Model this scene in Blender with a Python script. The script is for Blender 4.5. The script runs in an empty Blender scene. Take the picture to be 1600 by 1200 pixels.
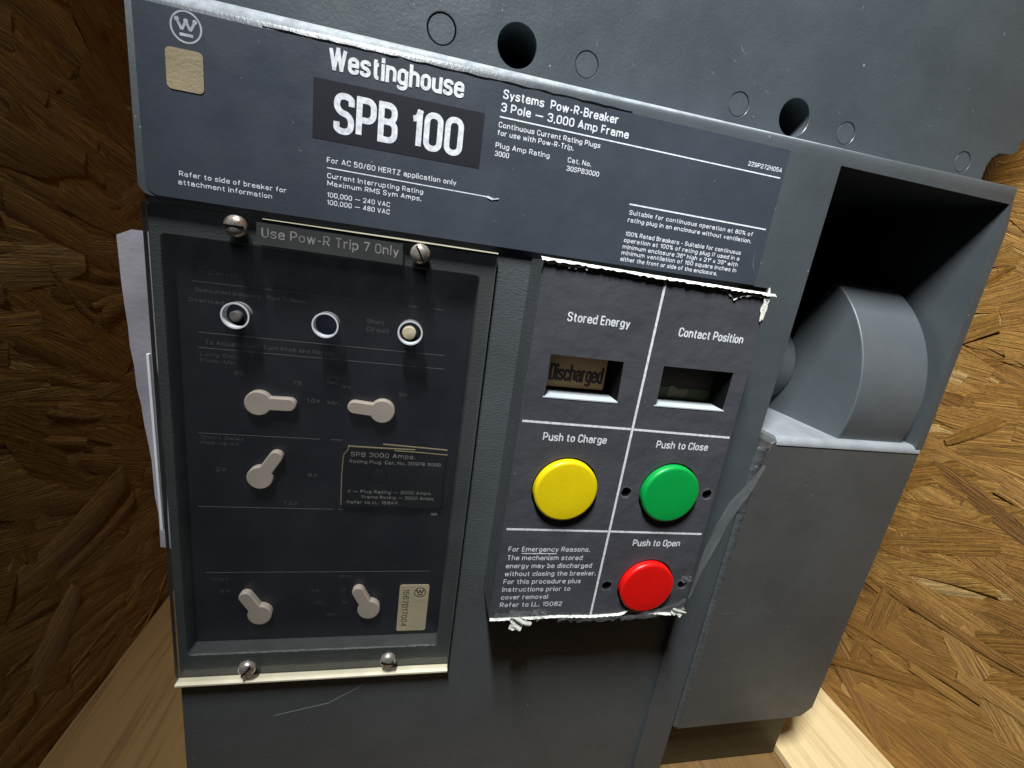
import bpy, bmesh, math, random
from mathutils import Vector, Matrix
from mathutils.geometry import tessellate_polygon

S = bpy.context.scene
COL = S.collection
MM = 0.001

# ------------------------------------------------------------------ camera
cam = bpy.data.objects.new('camera', bpy.data.cameras.new('camera'))
COL.objects.link(cam)
S.camera = cam
cam.data.sensor_fit = 'HORIZONTAL'
cam.data.sensor_width = 36.0
cam.data.lens = 36.0 * 688.77 / 1600.0
cam.data.clip_start = 0.005
cam.data.clip_end = 50.0
CAMX, CAMD, CAMZ = 100.086, 187.37, -53.317
_r = [[0.97396493, -0.13637536, -0.18109134], [0.08261612, 0.95740839, -0.27666541], [0.21110872, 0.25450135, 0.943749]]
_x = Vector((_r[0][0], _r[0][2], -_r[0][1]))
_y = -Vector((_r[1][0], _r[1][2], -_r[1][1]))
_z = -Vector((_r[2][0], _r[2][2], -_r[2][1]))
cam.matrix_world = Matrix.Translation((CAMX * MM, -CAMD * MM, CAMZ * MM)) @ Matrix((_x, _y, _z)).transposed().to_4x4()

# ------------------------------------------------------------------ world, lamps, exposure
W = bpy.data.worlds.new('World')
S.world = W
W.use_nodes = True
_bg = next(n for n in W.node_tree.nodes if n.type == 'BACKGROUND')
_bg.inputs[0].default_value = (0.70, 0.84, 1.0, 1)
_bg.inputs[1].default_value = 0.012
S.view_settings.view_transform = 'Standard'
S.view_settings.look = 'None'
S.view_settings.exposure = 0.0
S.view_settings.gamma = 1.0
S.view_settings.use_curve_mapping = False


def aim(o, target):
    d = Vector(target) * MM - o.location
    o.rotation_euler = d.to_track_quat('-Z', 'Y').to_euler()


def lamp(name, kind, loc, target, power, col, **kw):
    d = bpy.data.lights.new(name, kind)
    d.energy = power
    d.color = col
    for k, v in kw.items():
        setattr(d, k, v)
    o = bpy.data.objects.new(name, d)
    COL.objects.link(o)
    o.location = Vector(loc) * MM
    aim(o, target)
    return o


LAMP = lamp('ceiling_tube', 'AREA', (-35, -330, 670), (305, 20, -105), 2.75, (0.95, 0.98, 1.0), shape='RECTANGLE', size=0.045, size_y=0.22, spread=math.radians(65))
_n = (Vector((305, 20, -105)) - Vector((-35, -330, 670))).normalized()
_v = Vector((0, 0.9, 0.44))
_v = (_v - _n * _v.dot(_n)).normalized()
LAMP.rotation_euler = Matrix((_v.cross(-_n), _v, -_n)).transposed().to_euler()

C = S.cycles
C.max_bounces = 8
C.transparent_max_bounces = 16
C.use_denoising = True
C.sample_clamp_indirect = 4.0

# ------------------------------------------------------------------ helpers
ORIGIN = {}


def new_bm():
    return bmesh.new()


def prism(bm, pts, y0, y1, mat=0, side_mat=None):
    """polygon in x,z extruded from depth y0 (front) to y1."""
    a = [bm.verts.new((x, y0, z)) for x, z in pts]
    b = [bm.verts.new((x, y1, z)) for x, z in pts]
    fs = [bm.faces.new(a), bm.faces.new(b[::-1])]
    n = len(pts)
    for f in fs:
        f.material_index = mat
    for i in range(n):
        j = (i + 1) % n
        f = bm.faces.new((a[j], a[i], b[i], b[j]))
        f.material_index = mat if side_mat is None else side_mat
    return a, b


def prism_x(bm, pts, x0, x1):
    """polygon in y,z extruded along x."""
    a = [bm.verts.new((x0, y, z)) for y, z in pts]
    b = [bm.verts.new((x1, y, z)) for y, z in pts]
    bm.faces.new(a)
    bm.faces.new(b[::-1])
    n = len(pts)
    for i in range(n):
        j = (i + 1) % n
        bm.faces.new((a[j], a[i], b[i], b[j]))


def prism_holes(bm, outer, holes, y0, y1, mat=0, side_mat=None, cham=0.0, hole_mat=None):
    """plate with holes; cham breaks the front edge of the holes and of the outline."""
    loops = [outer] + holes

    def grow(l, d):
        cx, cz = sum(p[0] for p in l) / len(l), sum(p[1] for p in l) / len(l)
        r = max(math.hypot(p[0] - cx, p[1] - cz) for p in l)
        return [(cx + (x - cx) * (r + d) / r, cz + (z - cz) * (r + d) / r) for x, z in l]
    front = [outer] + [grow(h, cham) if cham else h for h in holes]
    ff = [p for l in front for p in l]
    fb = [p for l in loops for p in l]
    tris = tessellate_polygon([[Vector((x, z, 0)) for x, z in l] for l in front])
    a = [bm.verts.new((x, y0, z)) for x, z in ff]
    b = [bm.verts.new((x, y1, z)) for x, z in fb]
    for t in tris:
        p, q, r = [ff[i] for i in t]
        if abs((q[0] - p[0]) * (r[1] - p[1]) - (q[1] - p[1]) * (r[0] - p[0])) < 1e-7:
            continue
        for vs in ([a[i] for i in t], [b[i] for i in t][::-1]):
            try:
                bm.faces.new(vs).material_index = mat
            except ValueError:
                pass
    k = 0
    for li, l in enumerate(loops):
        n = len(l)
        top = a[k:k + n]
        if cham and li:
            mid = [bm.verts.new((x, y0 + cham, z)) for x, z in l]
            for i in range(n):
                j = (i + 1) % n
                bm.faces.new((top[j], top[i], mid[i], mid[j])).material_index = mat
            top = mid
        for i in range(n):
            j = (i + 1) % n
            f = bm.faces.new((top[j], top[i], b[k + i], b[k + j]))
            f.material_index = hole_mat if (hole_mat is not None and li) else (mat if side_mat is None else side_mat)
        k += n


def box(bm, x0, x1, y0, y1, z0, z1):
    prism(bm, [(x0, z0), (x1, z0), (x1, z1), (x0, z1)], y0, y1)


def circle(cx, cz, r, n=40, sz=1.0):
    return [(cx + r * math.cos(2 * math.pi * i / n), cz + r * sz * math.sin(2 * math.pi * i / n)) for i in range(n)]


def rounded(x0, z0, x1, z1, r, n=6):
    out = []
    for cx, cz, a in ((x1 - r, z1 - r, 0), (x0 + r, z1 - r, 90), (x0 + r, z0 + r, 180), (x1 - r, z0 + r, 270)):
        for i in range(n + 1):
            t = math.radians(a + 90 * i / n)
            out.append((cx + r * math.cos(t), cz + r * math.sin(t)))
    return out


def lathe(bm, cx, cz, prof, n=48):
    """profile of (radius, depth) turned about the depth axis."""
    rings = []
    for r, y in prof:
        if r < 1e-6:
            rings.append([bm.verts.new((cx, y, cz))])
        else:
            rings.append([bm.verts.new((cx + r * math.cos(2 * math.pi * i / n), y, cz + r * math.sin(2 * math.pi * i / n))) for i in range(n)])
    for p, q in zip(rings, rings[1:]):
        for i in range(n):
            j = (i + 1) % n
            if len(p) == 1:
                bm.faces.new((p[0], q[j], q[i]))
            elif len(q) == 1:
                bm.faces.new((p[i], p[j], q[0]))
            else:
                bm.faces.new((p[i], p[j], q[j], q[i]))


def bar(bm, x0, z0, x1, z1, w, y0, y1):
    d = Vector((x1 - x0, z1 - z0))
    n = Vector((-d.y, d.x)).normalized() * w / 2
    prism(bm, [(x0 - n.x, z0 - n.y), (x1 - n.x, z1 - n.y), (x1 + n.x, z1 + n.y), (x0 + n.x, z0 + n.y)], y0, y1)


def finish(me, angle=32):
    me.polygons.foreach_set('use_smooth', [True] * len(me.polygons))
    me.set_sharp_from_angle(angle=math.radians(angle))


def obj(name, bm, mats, parent=None, bevel=None, segs=3, angle=32, recalc=True, label=None):
    if recalc:
        bmesh.ops.recalc_face_normals(bm, faces=bm.faces[:])
    lo = Vector([min(v.co[i] for v in bm.verts) for i in range(3)])
    hi = Vector([max(v.co[i] for v in bm.verts) for i in range(3)])
    c = (lo + hi) / 2
    for v in bm.verts:
        v.co = (v.co - c) * MM
    me = bpy.data.meshes.new(name)
    bm.to_mesh(me)
    bm.free()
    for m in (mats if isinstance(mats, (list, tuple)) else [mats]):
        me.materials.append(m)
    finish(me, angle)
    o = bpy.data.objects.new(name, me)
    COL.objects.link(o)
    w = c * MM
    ORIGIN[o] = w
    if parent:
        o.parent = parent
        o.location = w - ORIGIN[parent]
    else:
        o.location = w
    if bevel:
        m = o.modifiers.new('edge_round', 'BEVEL')
        m.width = bevel * MM
        m.segments = segs
        m.limit_method = 'ANGLE'
        m.angle_limit = math.radians(40)
        m.harden_normals = True
    if label:
        o['label'] = label
    return o


def thing(name, label, cat, loc):
    o = bpy.data.objects.new(name, None)
    o.empty_display_size = 0.02
    COL.objects.link(o)
    o.location = Vector(loc) * MM
    ORIGIN[o] = o.location.copy()
    o['label'] = label
    o['category'] = cat
    return o


def tag(o, label, cat, group=None):
    o['label'] = label
    o['category'] = cat
    if group:
        o['group'] = group


# ------------------------------------------------------------------ materials
class N:
    def __init__(s, name):
        s.m = bpy.data.materials.new(name)
        s.m.use_nodes = True
        s.t = s.m.node_tree
        s.t.nodes.clear()
        s.out = s.t.nodes.new('ShaderNodeOutputMaterial')
        s.co = s.t.nodes.new('ShaderNodeTexCoord')

    def n(s, kind, **kw):
        x = s.t.nodes.new('ShaderNode' + kind)
        for k, v in kw.items():
            if k.startswith('i_'):
                x.inputs[k[2:].replace('_', ' ')].default_value = v
            else:
                setattr(x, k, v)
        return x

    def l(s, a, b):
        s.t.links.new(a, b)

    def mapping(s, scale, coord='Object'):
        mp = s.n('Mapping')
        mp.inputs['Scale'].default_value = scale
        s.l(s.co.outputs[coord], mp.inputs['Vector'])
        return mp.outputs[0]

    def noise(s, scale, detail=4, rough=0.55, vec=None, dist=0.0):
        x = s.n('TexNoise')
        x.inputs['Scale'].default_value = scale
        x.inputs['Detail'].default_value = detail
        x.inputs['Roughness'].default_value = rough
        x.inputs['Distortion'].default_value = dist
        s.l(vec if vec is not None else s.co.outputs['Object'], x.inputs['Vector'])
        return x.outputs['Fac']

    def ramp(s, fac, stops):
        x = s.n('ValToRGB')
        e = x.color_ramp.elements
        while len(e) < len(stops):
            e.new(0.5)
        for el, (p, c) in zip(e, stops):
            el.position = p
            el.color = (*c, 1) if len(c) == 3 else c
        s.l(fac, x.inputs[0])
        return x.outputs[0]

    def mix(s, fac, a, b, mode='MIX'):
        x = s.n('Mix', data_type='RGBA', blend_type=mode)
        for i, v in ((0, fac), (6, a), (7, b)):
            if hasattr(v, 'links'):
                s.l(v, x.inputs[i])
            else:
                x.inputs[i].default_value = v if i == 0 else (*v, 1)
        return x.outputs[2]

    def bump(s, h, strength, dist, normal=None):
        x = s.n('Bump')
        x.inputs['Strength'].default_value = strength
        x.inputs['Distance'].default_value = dist
        s.l(h, x.inputs['Height'])
        if normal is not None:
            s.l(normal, x.inputs['Normal'])
        return x.outputs[0]

    def pbr(s, base, rough, metal=0.0, spec=0.5, normal=None, emit=None):
        p = s.n('BsdfPrincipled')
        for k, v in (('Base Color', base), ('Roughness', rough), ('Metallic', metal), ('Specular IOR Level', spec)):
            if hasattr(v, 'links'):
                s.l(v, p.inputs[k])
            else:
                p.inputs[k].default_value = (*v, 1) if isinstance(v, tuple) else v
        if normal is not None:
            s.l(normal, p.inputs['Normal'])
        s.l(p.outputs[0], s.out.inputs[0])
        return p


def grey(name, base, rough=0.45, grain=0.25, fine=900, wear=0.0, mott=0.13, spec=0.5, stretch=(1, 1, 1), dust=0.0, top=0.0, dents=0.12):
    m = N(name)
    vec = m.mapping(stretch)
    big = m.noise(22, 4, 0.6)
    lo = tuple(c * (1 - mott) for c in base)
    hi = tuple(c * (1 + mott) for c in base)
    col = m.ramp(big, [(0.3, lo), (0.72, hi)])
    f = m.noise(fine, 3, 0.6, vec)
    if wear:
        sp = m.noise(420, 2, 0.5)
        k = m.ramp(sp, [(0.76, (0, 0, 0)), (0.79, (wear, wear, wear))])
        col = m.mix(k, col, (0.5, 0.53, 0.55))
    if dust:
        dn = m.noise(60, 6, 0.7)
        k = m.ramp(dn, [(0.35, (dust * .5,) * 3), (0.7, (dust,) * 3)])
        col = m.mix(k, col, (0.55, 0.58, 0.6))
    if top:  # rim highlight put into the colour: up-facing faces paler, with dusty mottling
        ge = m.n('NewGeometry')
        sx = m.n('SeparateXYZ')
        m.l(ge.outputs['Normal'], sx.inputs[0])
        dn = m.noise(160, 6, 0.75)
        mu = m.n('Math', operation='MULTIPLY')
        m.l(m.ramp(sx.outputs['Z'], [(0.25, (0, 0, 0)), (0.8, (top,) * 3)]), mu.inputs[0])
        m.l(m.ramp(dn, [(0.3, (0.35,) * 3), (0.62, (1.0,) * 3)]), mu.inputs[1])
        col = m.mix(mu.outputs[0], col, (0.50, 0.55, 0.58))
    rn = m.noise(55, 5, 0.6)
    rg = m.ramp(rn, [(0.3, (rough * 0.85,) * 3), (0.7, (min(1, rough * 1.2),) * 3)])
    b1 = m.bump(f, grain, 0.0003)
    b2 = m.bump(m.noise(70, 3, 0.5), dents, 0.002, b1)
    m.pbr(col, rg, spec=spec, normal=b2)
    return m.m


def plain(name, base, rough=0.5, metal=0.0, spec=0.5, bump=0.0, scale=500, mott=0.08):
    m = N(name)
    nz = m.noise(scale * 0.1, 4)
    col = m.ramp(nz, [(0.3, tuple(c * (1 - mott) for c in base)), (0.7, tuple(min(1, c * (1 + mott)) for c in base))])
    nm = m.bump(m.noise(scale, 3), bump, 0.0004) if bump else None
    m.pbr(col, rough, metal, spec, nm)
    return m.m


M = {}
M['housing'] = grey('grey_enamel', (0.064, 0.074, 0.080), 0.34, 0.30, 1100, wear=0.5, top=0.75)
M['plate'] = grey('grey_moulding', (0.056, 0.069, 0.077), 0.40, 0.35, 700, wear=0.35, mott=0.16)
M['body'] = grey('grey_leathery_enamel', (0.066, 0.074, 0.078), 0.40, 0.8, 420, wear=0.6, stretch=(1.0, 1, 3.2))
M['coverbox'] = grey('grey_box_enamel', (0.068, 0.070, 0.067), 0.45, 0.35, 900, wear=0.25)
M['lit_ledge'] = grey('dusty_lit_ledge', (0.14, 0.155, 0.165), 0.45, 0.4, 600, wear=0.5, dust=0.36)  # dust made paler, overhead light on the ledge put into the colour
M['handle'] = grey('grey_handle_plastic', (0.085, 0.097, 0.105), 0.42, 0.15, 1300, mott=0.08)
M['label'] = grey('blue_grey_label', (0.046, 0.054, 0.069), 0.42, 0.15, 800, wear=0.25, mott=0.12)
M['panel_label'] = grey('charcoal_label', (0.064, 0.065, 0.074), 0.45, 0.15, 700, wear=0.3, mott=0.12, dents=0.45)
M['block'] = plain('black_print', (0.014, 0.015, 0.021), 0.55, spec=0.25)
M['ink'] = plain('white_print', (0.74, 0.76, 0.80), 0.6, mott=0.28, scale=6000)
M['ink_grey'] = plain('faded_print', (0.13, 0.122, 0.12), 0.6, mott=0.3, scale=3000)
M['trip'] = plain('navy_black_face', (0.012, 0.014, 0.024), 0.42, bump=0.1)
M['plug'] = plain('black_plug_plastic', (0.010, 0.011, 0.015), 0.25)
M['knob'] = plain('beige_knob_plastic', (0.56, 0.47, 0.42), 0.55, mott=0.08)
M['gold'] = plain('tan_paper', (0.31, 0.245, 0.145), 0.7, bump=0.5, scale=700, mott=0.2)
M['serial'] = plain('cream_paper', (0.62, 0.52, 0.36), 0.7, bump=0.4, scale=500, mott=0.15)
M['dark'] = plain('cavity_shade', (0.003, 0.003, 0.003), 0.95, spec=0.08)  # near-black stands in for shade in recesses, holes and slots
M['black_ink'] = plain('black_ink', (0.03, 0.018, 0.01), 0.7)
M['flag'] = plain('shaded_cream_flag', (0.42, 0.25, 0.11), 0.6)  # cream browned for the shade inside the window
M['flag_green'] = plain('shaded_green_flag', (0.022, 0.038, 0.006), 0.6)  # green darkened for the shade inside the window
M['flag_patch'] = plain('tan_patch', (0.10, 0.085, 0.03), 0.6)
M['yellow'] = plain('yellow_button_plastic', (0.80, 0.60, 0.004), 0.38, bump=0.12, mott=0.07)
M['green'] = plain('green_button_plastic', (0.002, 0.33, 0.055), 0.38, bump=0.12, mott=0.07)
M['red'] = plain('red_button_plastic', (0.72, 0.006, 0.004), 0.38, bump=0.12, mott=0.07)
M['sill'] = plain('lit_sill_pale', (0.46, 0.50, 0.52), 0.45)  # bright light on the window sills painted as pale colour


def metal_mat():
    m = N('tarnished_screw_metal')
    r = m.noise(260, 5, 0.7)
    col = m.ramp(r, [(0.42, (0.62, 0.58, 0.52)), (0.66, (0.30, 0.16, 0.07))])
    m.pbr(col, 0.3, 0.75, normal=m.bump(m.noise(900, 3), 0.3, 0.0003))
    return m.m


M['screw'] = metal_mat()


def clear_mat(name, tint, haze, gloss, rough, hazecol=(0.6, 0.62, 0.65)):
    m = N(name)
    tr = m.n('BsdfTransparent')
    tr.inputs[0].default_value = (*tint, 1)
    df = m.n('BsdfDiffuse')
    df.inputs[0].default_value = (*hazecol, 1)
    gl = m.n('BsdfGlossy')
    gl.inputs['Roughness'].default_value = rough
    gl.inputs['Color'].default_value = (1, 1, 1, 1)
    nz = m.noise(35, 5, 0.7)
    hz = m.ramp(nz, [(0.3, (haze * 0.5,) * 3), (0.75, (haze * 1.5,) * 3)])
    a = m.n('MixShader')
    m.l(hz, a.inputs[0])
    m.l(tr.outputs[0], a.inputs[1])
    m.l(df.outputs[0], a.inputs[2])
    fr = m.n('LayerWeight')
    fr.inputs[0].default_value = 0.5
    pw = m.n('Math', operation='POWER')
    pw.inputs[1].default_value = 5.0
    m.l(fr.outputs['Facing'], pw.inputs[0])
    mul = m.n('Math', operation='MULTIPLY_ADD')
    mul.inputs[1].default_value = gloss * 0.6
    mul.inputs[2].default_value = gloss * 0.045
    m.l(pw.outputs[0], mul.inputs[0])
    b = m.n('MixShader')
    m.l(mul.outputs[0], b.inputs[0])
    m.l(a.outputs[0], b.inputs[1])
    m.l(gl.outputs[0], b.inputs[2])
    m.l(b.outputs[0], m.out.inputs[0])
    return m.m


M['clear'] = clear_mat('clear_acrylic', (0.92, 0.92, 0.90), 0.011, 0.8, 0.10)
M['clear_edge'] = plain('frosted_acrylic_edge', (0.17, 0.17, 0.16), 0.35, mott=0.25, scale=300)
M['edge_glow'] = plain('acrylic_edge_glow', (0.74, 0.68, 0.50), 0.35, mott=0.25, scale=300)  # cream colour stands in for light piped to the cover's edges
M['tape'] = clear_mat('clinging_film', (0.95, 0.95, 0.95), 0.10, 0.7, 0.2, (0.75, 0.78, 0.78))
M['torn'] = plain('torn_paper', (0.72, 0.72, 0.64), 0.6, bump=0.6, scale=900, mott=0.2)
M['sleeve'] = plain('milky_sleeve_plastic', (0.62, 0.63, 0.65), 0.35)
M['card'] = plain('pale_lavender_sheet', (0.36, 0.34, 0.38), 0.5, bump=0.4, scale=300, mott=0.2)
M['card_edge'] = plain('lit_fold_white', (0.85, 0.88, 0.92), 0.4)  # bright line of a lit edge, painted white


def osb_mat(name, k=1.0):
    m = N(name)
    at = m.n('Attribute', attribute_name='tone', attribute_type='GEOMETRY')
    uv = m.n('Mapping')
    uv.inputs['Scale'].default_value = (14, 420, 1)
    m.l(m.co.outputs['UV'], uv.inputs['Vector'])
    g = m.noise(1.0, 5, 0.65, uv.outputs[0], 1.8)
    grain = m.ramp(g, [(0.28, (0.45, 0.45, 0.45)), (0.5, (0.95, 0.95, 0.95)), (0.75, (1.35, 1.35, 1.35))])
    tone = m.ramp(at.outputs['Fac'], [(0.0, (0.15 * k, 0.062 * k, 0.010 * k)), (0.45, (0.31 * k, 0.150 * k, 0.030 * k)), (0.85, (0.42 * k, 0.225 * k, 0.055 * k)), (1.0, (0.54 * k, 0.35 * k, 0.13 * k))])
    col = m.mix(1.0, tone, grain, 'MULTIPLY')
    nm = m.bump(g, 1.0, 0.003)
    nm = m.bump(m.noise(90, 4), 0.35, 0.003, nm)
    m.pbr(col, 0.62, spec=0.35, normal=nm)
    return m.m


M['osb'] = osb_mat('osb_strands', 1.15)


def pine_mat(name, base, dark, axis=(60, 2.2, 60)):
    m = N(name)
    v = m.mapping(axis)
    g = m.noise(2.6, 8, 0.68, v, 0.8)
    col = m.ramp(g, [(0.3, dark), (0.5, base), (0.8, tuple(min(1, c * 1.15) for c in base))])
    kn = m.noise(26, 3, 0.5)
    k = m.ramp(kn, [(0.70, (0, 0, 0)), (0.78, (0.6, 0.6, 0.6))])
    col = m.mix(k, col, (0.28, 0.16, 0.06))
    m.pbr(col, 0.55, spec=0.4, normal=m.bump(g, 0.5, 0.001))
    return m.m


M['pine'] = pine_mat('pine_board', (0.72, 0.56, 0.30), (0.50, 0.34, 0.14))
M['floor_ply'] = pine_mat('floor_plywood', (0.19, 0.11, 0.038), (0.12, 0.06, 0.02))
M['block_wood'] = pine_mat('shaded_timber', (0.040, 0.030, 0.012), (0.022, 0.016, 0.006), (2.5, 60, 60))  # timber darkened as if in the box's shadow


# ------------------------------------------------------------------ lettering
# condensed gothic letters drawn as pen strokes: (points, closed); a third value on a point sets its corner radius
X, LW, UW, RR = 0.68, 0.38, 0.43, 0.19


def _glyphs():
    g = {}
    w, u, x = LW, UW, X

    def put(c, adv, *st):
        g[c] = (adv, st)

    def o(*p):
        return (p, False)

    def cl(*p):
        return (p, True)
    put('a', w, o((.02, .5), (.02, x), (w, x), (w, 0, 0)), o((w, .41, 0), (0, .41), (0, 0), (w, 0, 0), (w, .12, 0)))
    put('b', w, o((0, 0), (0, 1)), o((0, .3), (0, x), (w, x), (w, 0), (0, 0), (0, .4)))
    put('c', w, o((w, .47), (w, x), (0, x), (0, 0), (w, 0), (w, .23)))
    put('d', w, o((w, 0), (w, 1)), o((w, .3), (w, x), (0, x), (0, 0), (w, 0), (w, .4)))
    put('e', w, o((0, .36), (w, .36, 0), (w, x), (0, x), (0, 0), (w, 0), (w, .19)))
    put('f', .25, o((.27, 1), (.10, 1), (.10, 0)), o((0, x), (.25, x)))
    put('g', w, cl((w, .02), (w, x), (0, x), (0, .02)), o((w, x), (w, -.27), (0, -.27), (0, -.14)))
    put('h', w, o((0, 0), (0, 1)), o((0, .35), (0, x), (w, x), (w, 0)))
    put('i', 0, o((0, 0), (0, x)), o((0, .935), (0, 1)))
    put('j', .08, o((.08, x), (.08, -.27), (-.06, -.27)), o((.08, .93), (.08, 1)))
    put('k', w, o((0, 0), (0, 1)), o((w, x, 0), (0, .25, 0)), o((.12, .38), (w + .02, 0)))
    put('l', 0, o((0, 0), (0, 1)))
    put('m', .64, o((0, 0), (0, x)), o((0, .35), (0, x), (.32, x), (.32, 0)), o((.32, .35), (.32, x), (.64, x), (.64, 0)))
    put('n', w, o((0, 0), (0, x)), o((0, .35), (0, x), (w, x), (w, 0)))
    put('o', w, cl((0, 0), (w, 0), (w, x), (0, x)))
    put('p', w, o((0, -.27), (0, x)), o((0, .3), (0, x), (w, x), (w, 0), (0, 0), (0, .4)))
    put('q', w, o((w, -.27), (w, x)), o((w, .3), (w, x), (0, x), (0, 0), (w, 0), (w, .4)))
    put('r', .24, o((0, 0), (0, x)), o((0, .3), (0, x), (.27, x)))
    put('s', w - .02, o((w - .02, .52), (w - .02, x), (0, x), (0, .37), (w - .02, .34), (w - .02, 0), (0, 0), (0, .18)))
    put('t', .25, o((.10, .93), (.10, 0), (.27, 0)), o((0, x), (.26, x)))
    put('u', w, o((0, x), (0, 0), (w, 0), (w, .35)), o((w, 0), (w, x)))
    put('v', w, o((0, x, 0), (w / 2, 0, 0), (w, x, 0)))
    put('w', .60, o((0, x), (.15, 0, 0), (.30, x, 0), (.45, 0, 0), (.60, x)))
    put('x', w, o((0, x), (w, 0)), o((0, 0), (w, x)))
    put('y', w, o((0, x), (.2, 0)), o((w, x), (.2, 0, 0), (.10, -.27)))
    put('z', w, o((0, x), (w, x, 0), (0, 0, 0), (w, 0)))
    put('A', .50, o((0, 0), (.25, 1, 0), (.50, 0)), o((.08, .28), (.42, .28)))
    put('B', u, o((0, .53, 0), (0, 1, 0), (u - .03, 1), (u - .03, .53), (0, .53, 0)), o((0, .53, 0), (u, .53), (u, 0), (0, 0, 0), (0, .53, 0)))
    put('C', u, o((u, .70), (u, 1), (0, 1), (0, 0), (u, 0), (u, .30)))
    put('D', u, cl((0, 0, 0), (u, 0), (u, 1), (0, 1, 0)))
    put('E', .36, o((.38, 1), (0, 1, 0), (0, 0, 0), (.38, 0)), o((0, .52), (.34, .52)))
    put('F', .34, o((.37, 1), (0, 1, 0), (0, 0)), o((0, .50), (.33, .50)))
    put('G', u, o((u, .72), (u, 1), (0, 1), (0, 0), (u, 0), (u, .46, 0), (.24, .46)))
    put('H', u, o((0, 0), (0, 1)), o((u, 0), (u, 1)), o((0, .52), (u, .52)))
    put('I', 0, o((0, 0), (0, 1)))
    put('K', u, o((0, 0), (0, 1)), o((u, 1), (0, .38)), o((.14, .54), (u, 0)))
    put('L', .34, o((0, 1), (0, 0, 0), (.36, 0)))
    put('M', .62, o((0, 0), (0, 1, 0), (.31, .18, 0), (.62, 1, 0), (.62, 0)))
    put('N', .46, o((0, 0), (0, 1, 0), (.46, 0, 0), (.46, 1)))
    put('O', u, cl((0, 0), (u, 0), (u, 1), (0, 1)))
    put('P', u, o((0, 0), (0, 1, 0), (u, 1), (u, .43), (0, .43)))
    put('R', u, o((0, 0), (0, 1, 0), (u, 1), (u, .46), (0, .46)), o((.20, .46), (u + .01, 0)))
    put('S', u, o((u, .74), (u, 1), (0, 1), (0, .56), (u, .47), (u, 0), (0, 0), (0, .26)))
    put('T', .44, o((0, 1), (.44, 1)), o((.22, 1), (.22, 0)))
    put('U', u, o((0, 1), (0, 0), (u, 0), (u, 1)))
    put('V', .48, o((0, 1), (.24, 0, 0), (.48, 1)))
    put('W', .72, o((0, 1), (.18, 0, 0), (.36, 1, 0), (.54, 0, 0), (.72, 1)))
    put('X', .46, o((0, 1), (.46, 0)), o((0, 0), (.46, 1)))
    put('Y', .46, o((0, 1), (.23, .45)), o((.46, 1), (.23, .45, 0), (.23, 0)))
    put('Z', .42, o((0, 1), (.42, 1, 0), (0, 0, 0), (.42, 0)))
    put('0', .42, cl((0, 0), (.42, 0), (.42, 1), (0, 1)))
    put('1', .20, o((0, .80), (.13, .82), (.20, 1, 0), (.20, 0)))
    put('2', .42, o((0, .72), (0, 1), (.42, 1), (.42, .56), (0, .10), (0, 0, 0), (.44, 0)))
    put('3', .42, o((0, .76), (0, 1), (.42, 1), (.42, .53), (.14, .53)), o((.14, .53), (.42, .53), (.42, 0), (0, 0), (0, .24)))
    put('4', .44, o((.32, 0), (.32, 1, 0), (0, .24, 0), (.44, .24)))
    put('5', .42, o((.40, 1), (.03, 1, 0), (.01, .52, 0), (.08, .62), (.42, .62), (.42, 0), (0, 0), (0, .22)))
    put('6', .42, o((.42, .78), (.42, 1), (0, 1), (0, 0), (.42, 0), (.42, .60), (0, .60)))
    put('7', .40, o((0, 1), (.40, 1, 0), (.14, 0)))
    put('8', .42, cl((.02, .54), (.40, .54), (.40, 1), (.02, 1)), cl((0, 0), (.42, 0), (.42, .54), (0, .54)))
    put('9', .42, o((0, .22), (0, 0), (.42, 0), (.42, 1), (0, 1), (0, .40), (.42, .40)))
    put('.', 0, o((0, -.06), (0, .08)))
    put(',', .03, o((.03, .08), (0, -.18)))
    put(':', 0, o((0, -.06), (0, .08)), o((0, .5), (0, .64)))
    put('-', .22, o((0, .38), (.22, .38)))
    put('\u2014', .80, o((0, .40), (.80, .40)))
    put('/', .24, o((0, -.05), (.24, 1.05)))
    put('%', .52, cl((0, .62), (.16, .62), (.16, 1), (0, 1)), cl((.36, 0), (.52, 0), (.52, .38), (.36, .38)), o((.10, 0), (.42, 1)))
    put('"', .14, o((0, .68), (0, 1)), o((.14, .68), (.14, 1)))
    return g


GLYPH = _glyphs()


def round_corners(pts, closed, rmax):
    n = len(pts)
    out = []
    for i, p in enumerate(pts):
        q = Vector(p[:2])
        r = rmax if len(p) < 3 else 0.0
        if r == 0 or (not closed and i in (0, n - 1)):
            out.append(q)
            continue
        a, b = Vector(pts[i - 1][:2]), Vector(pts[(i + 1) % n][:2])
        la, lb = (a - q).length, (b - q).length
        ra, rb = min(r, la * .5), min(r, lb * .5)
        p0, p2 = q + (a - q) * (ra / la), q + (b - q) * (rb / lb)
        k = 0.5523
        c0, c1 = p0.lerp(q, k), p2.lerp(q, k)
        for j in range(6):
            t = j / 5
            out.append(p0 * (1 - t) ** 3 + c0 * 3 * t * (1 - t) ** 2 + c1 * 3 * t * t * (1 - t) + p2 * t ** 3)
    res = [out[0]]
    for q in out[1:]:
        if (q - res[-1]).length > 1e-5:
            res.append(q)
    if closed and (res[0] - res[-1]).length < 1e-5:
        res.pop()
    return res


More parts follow.
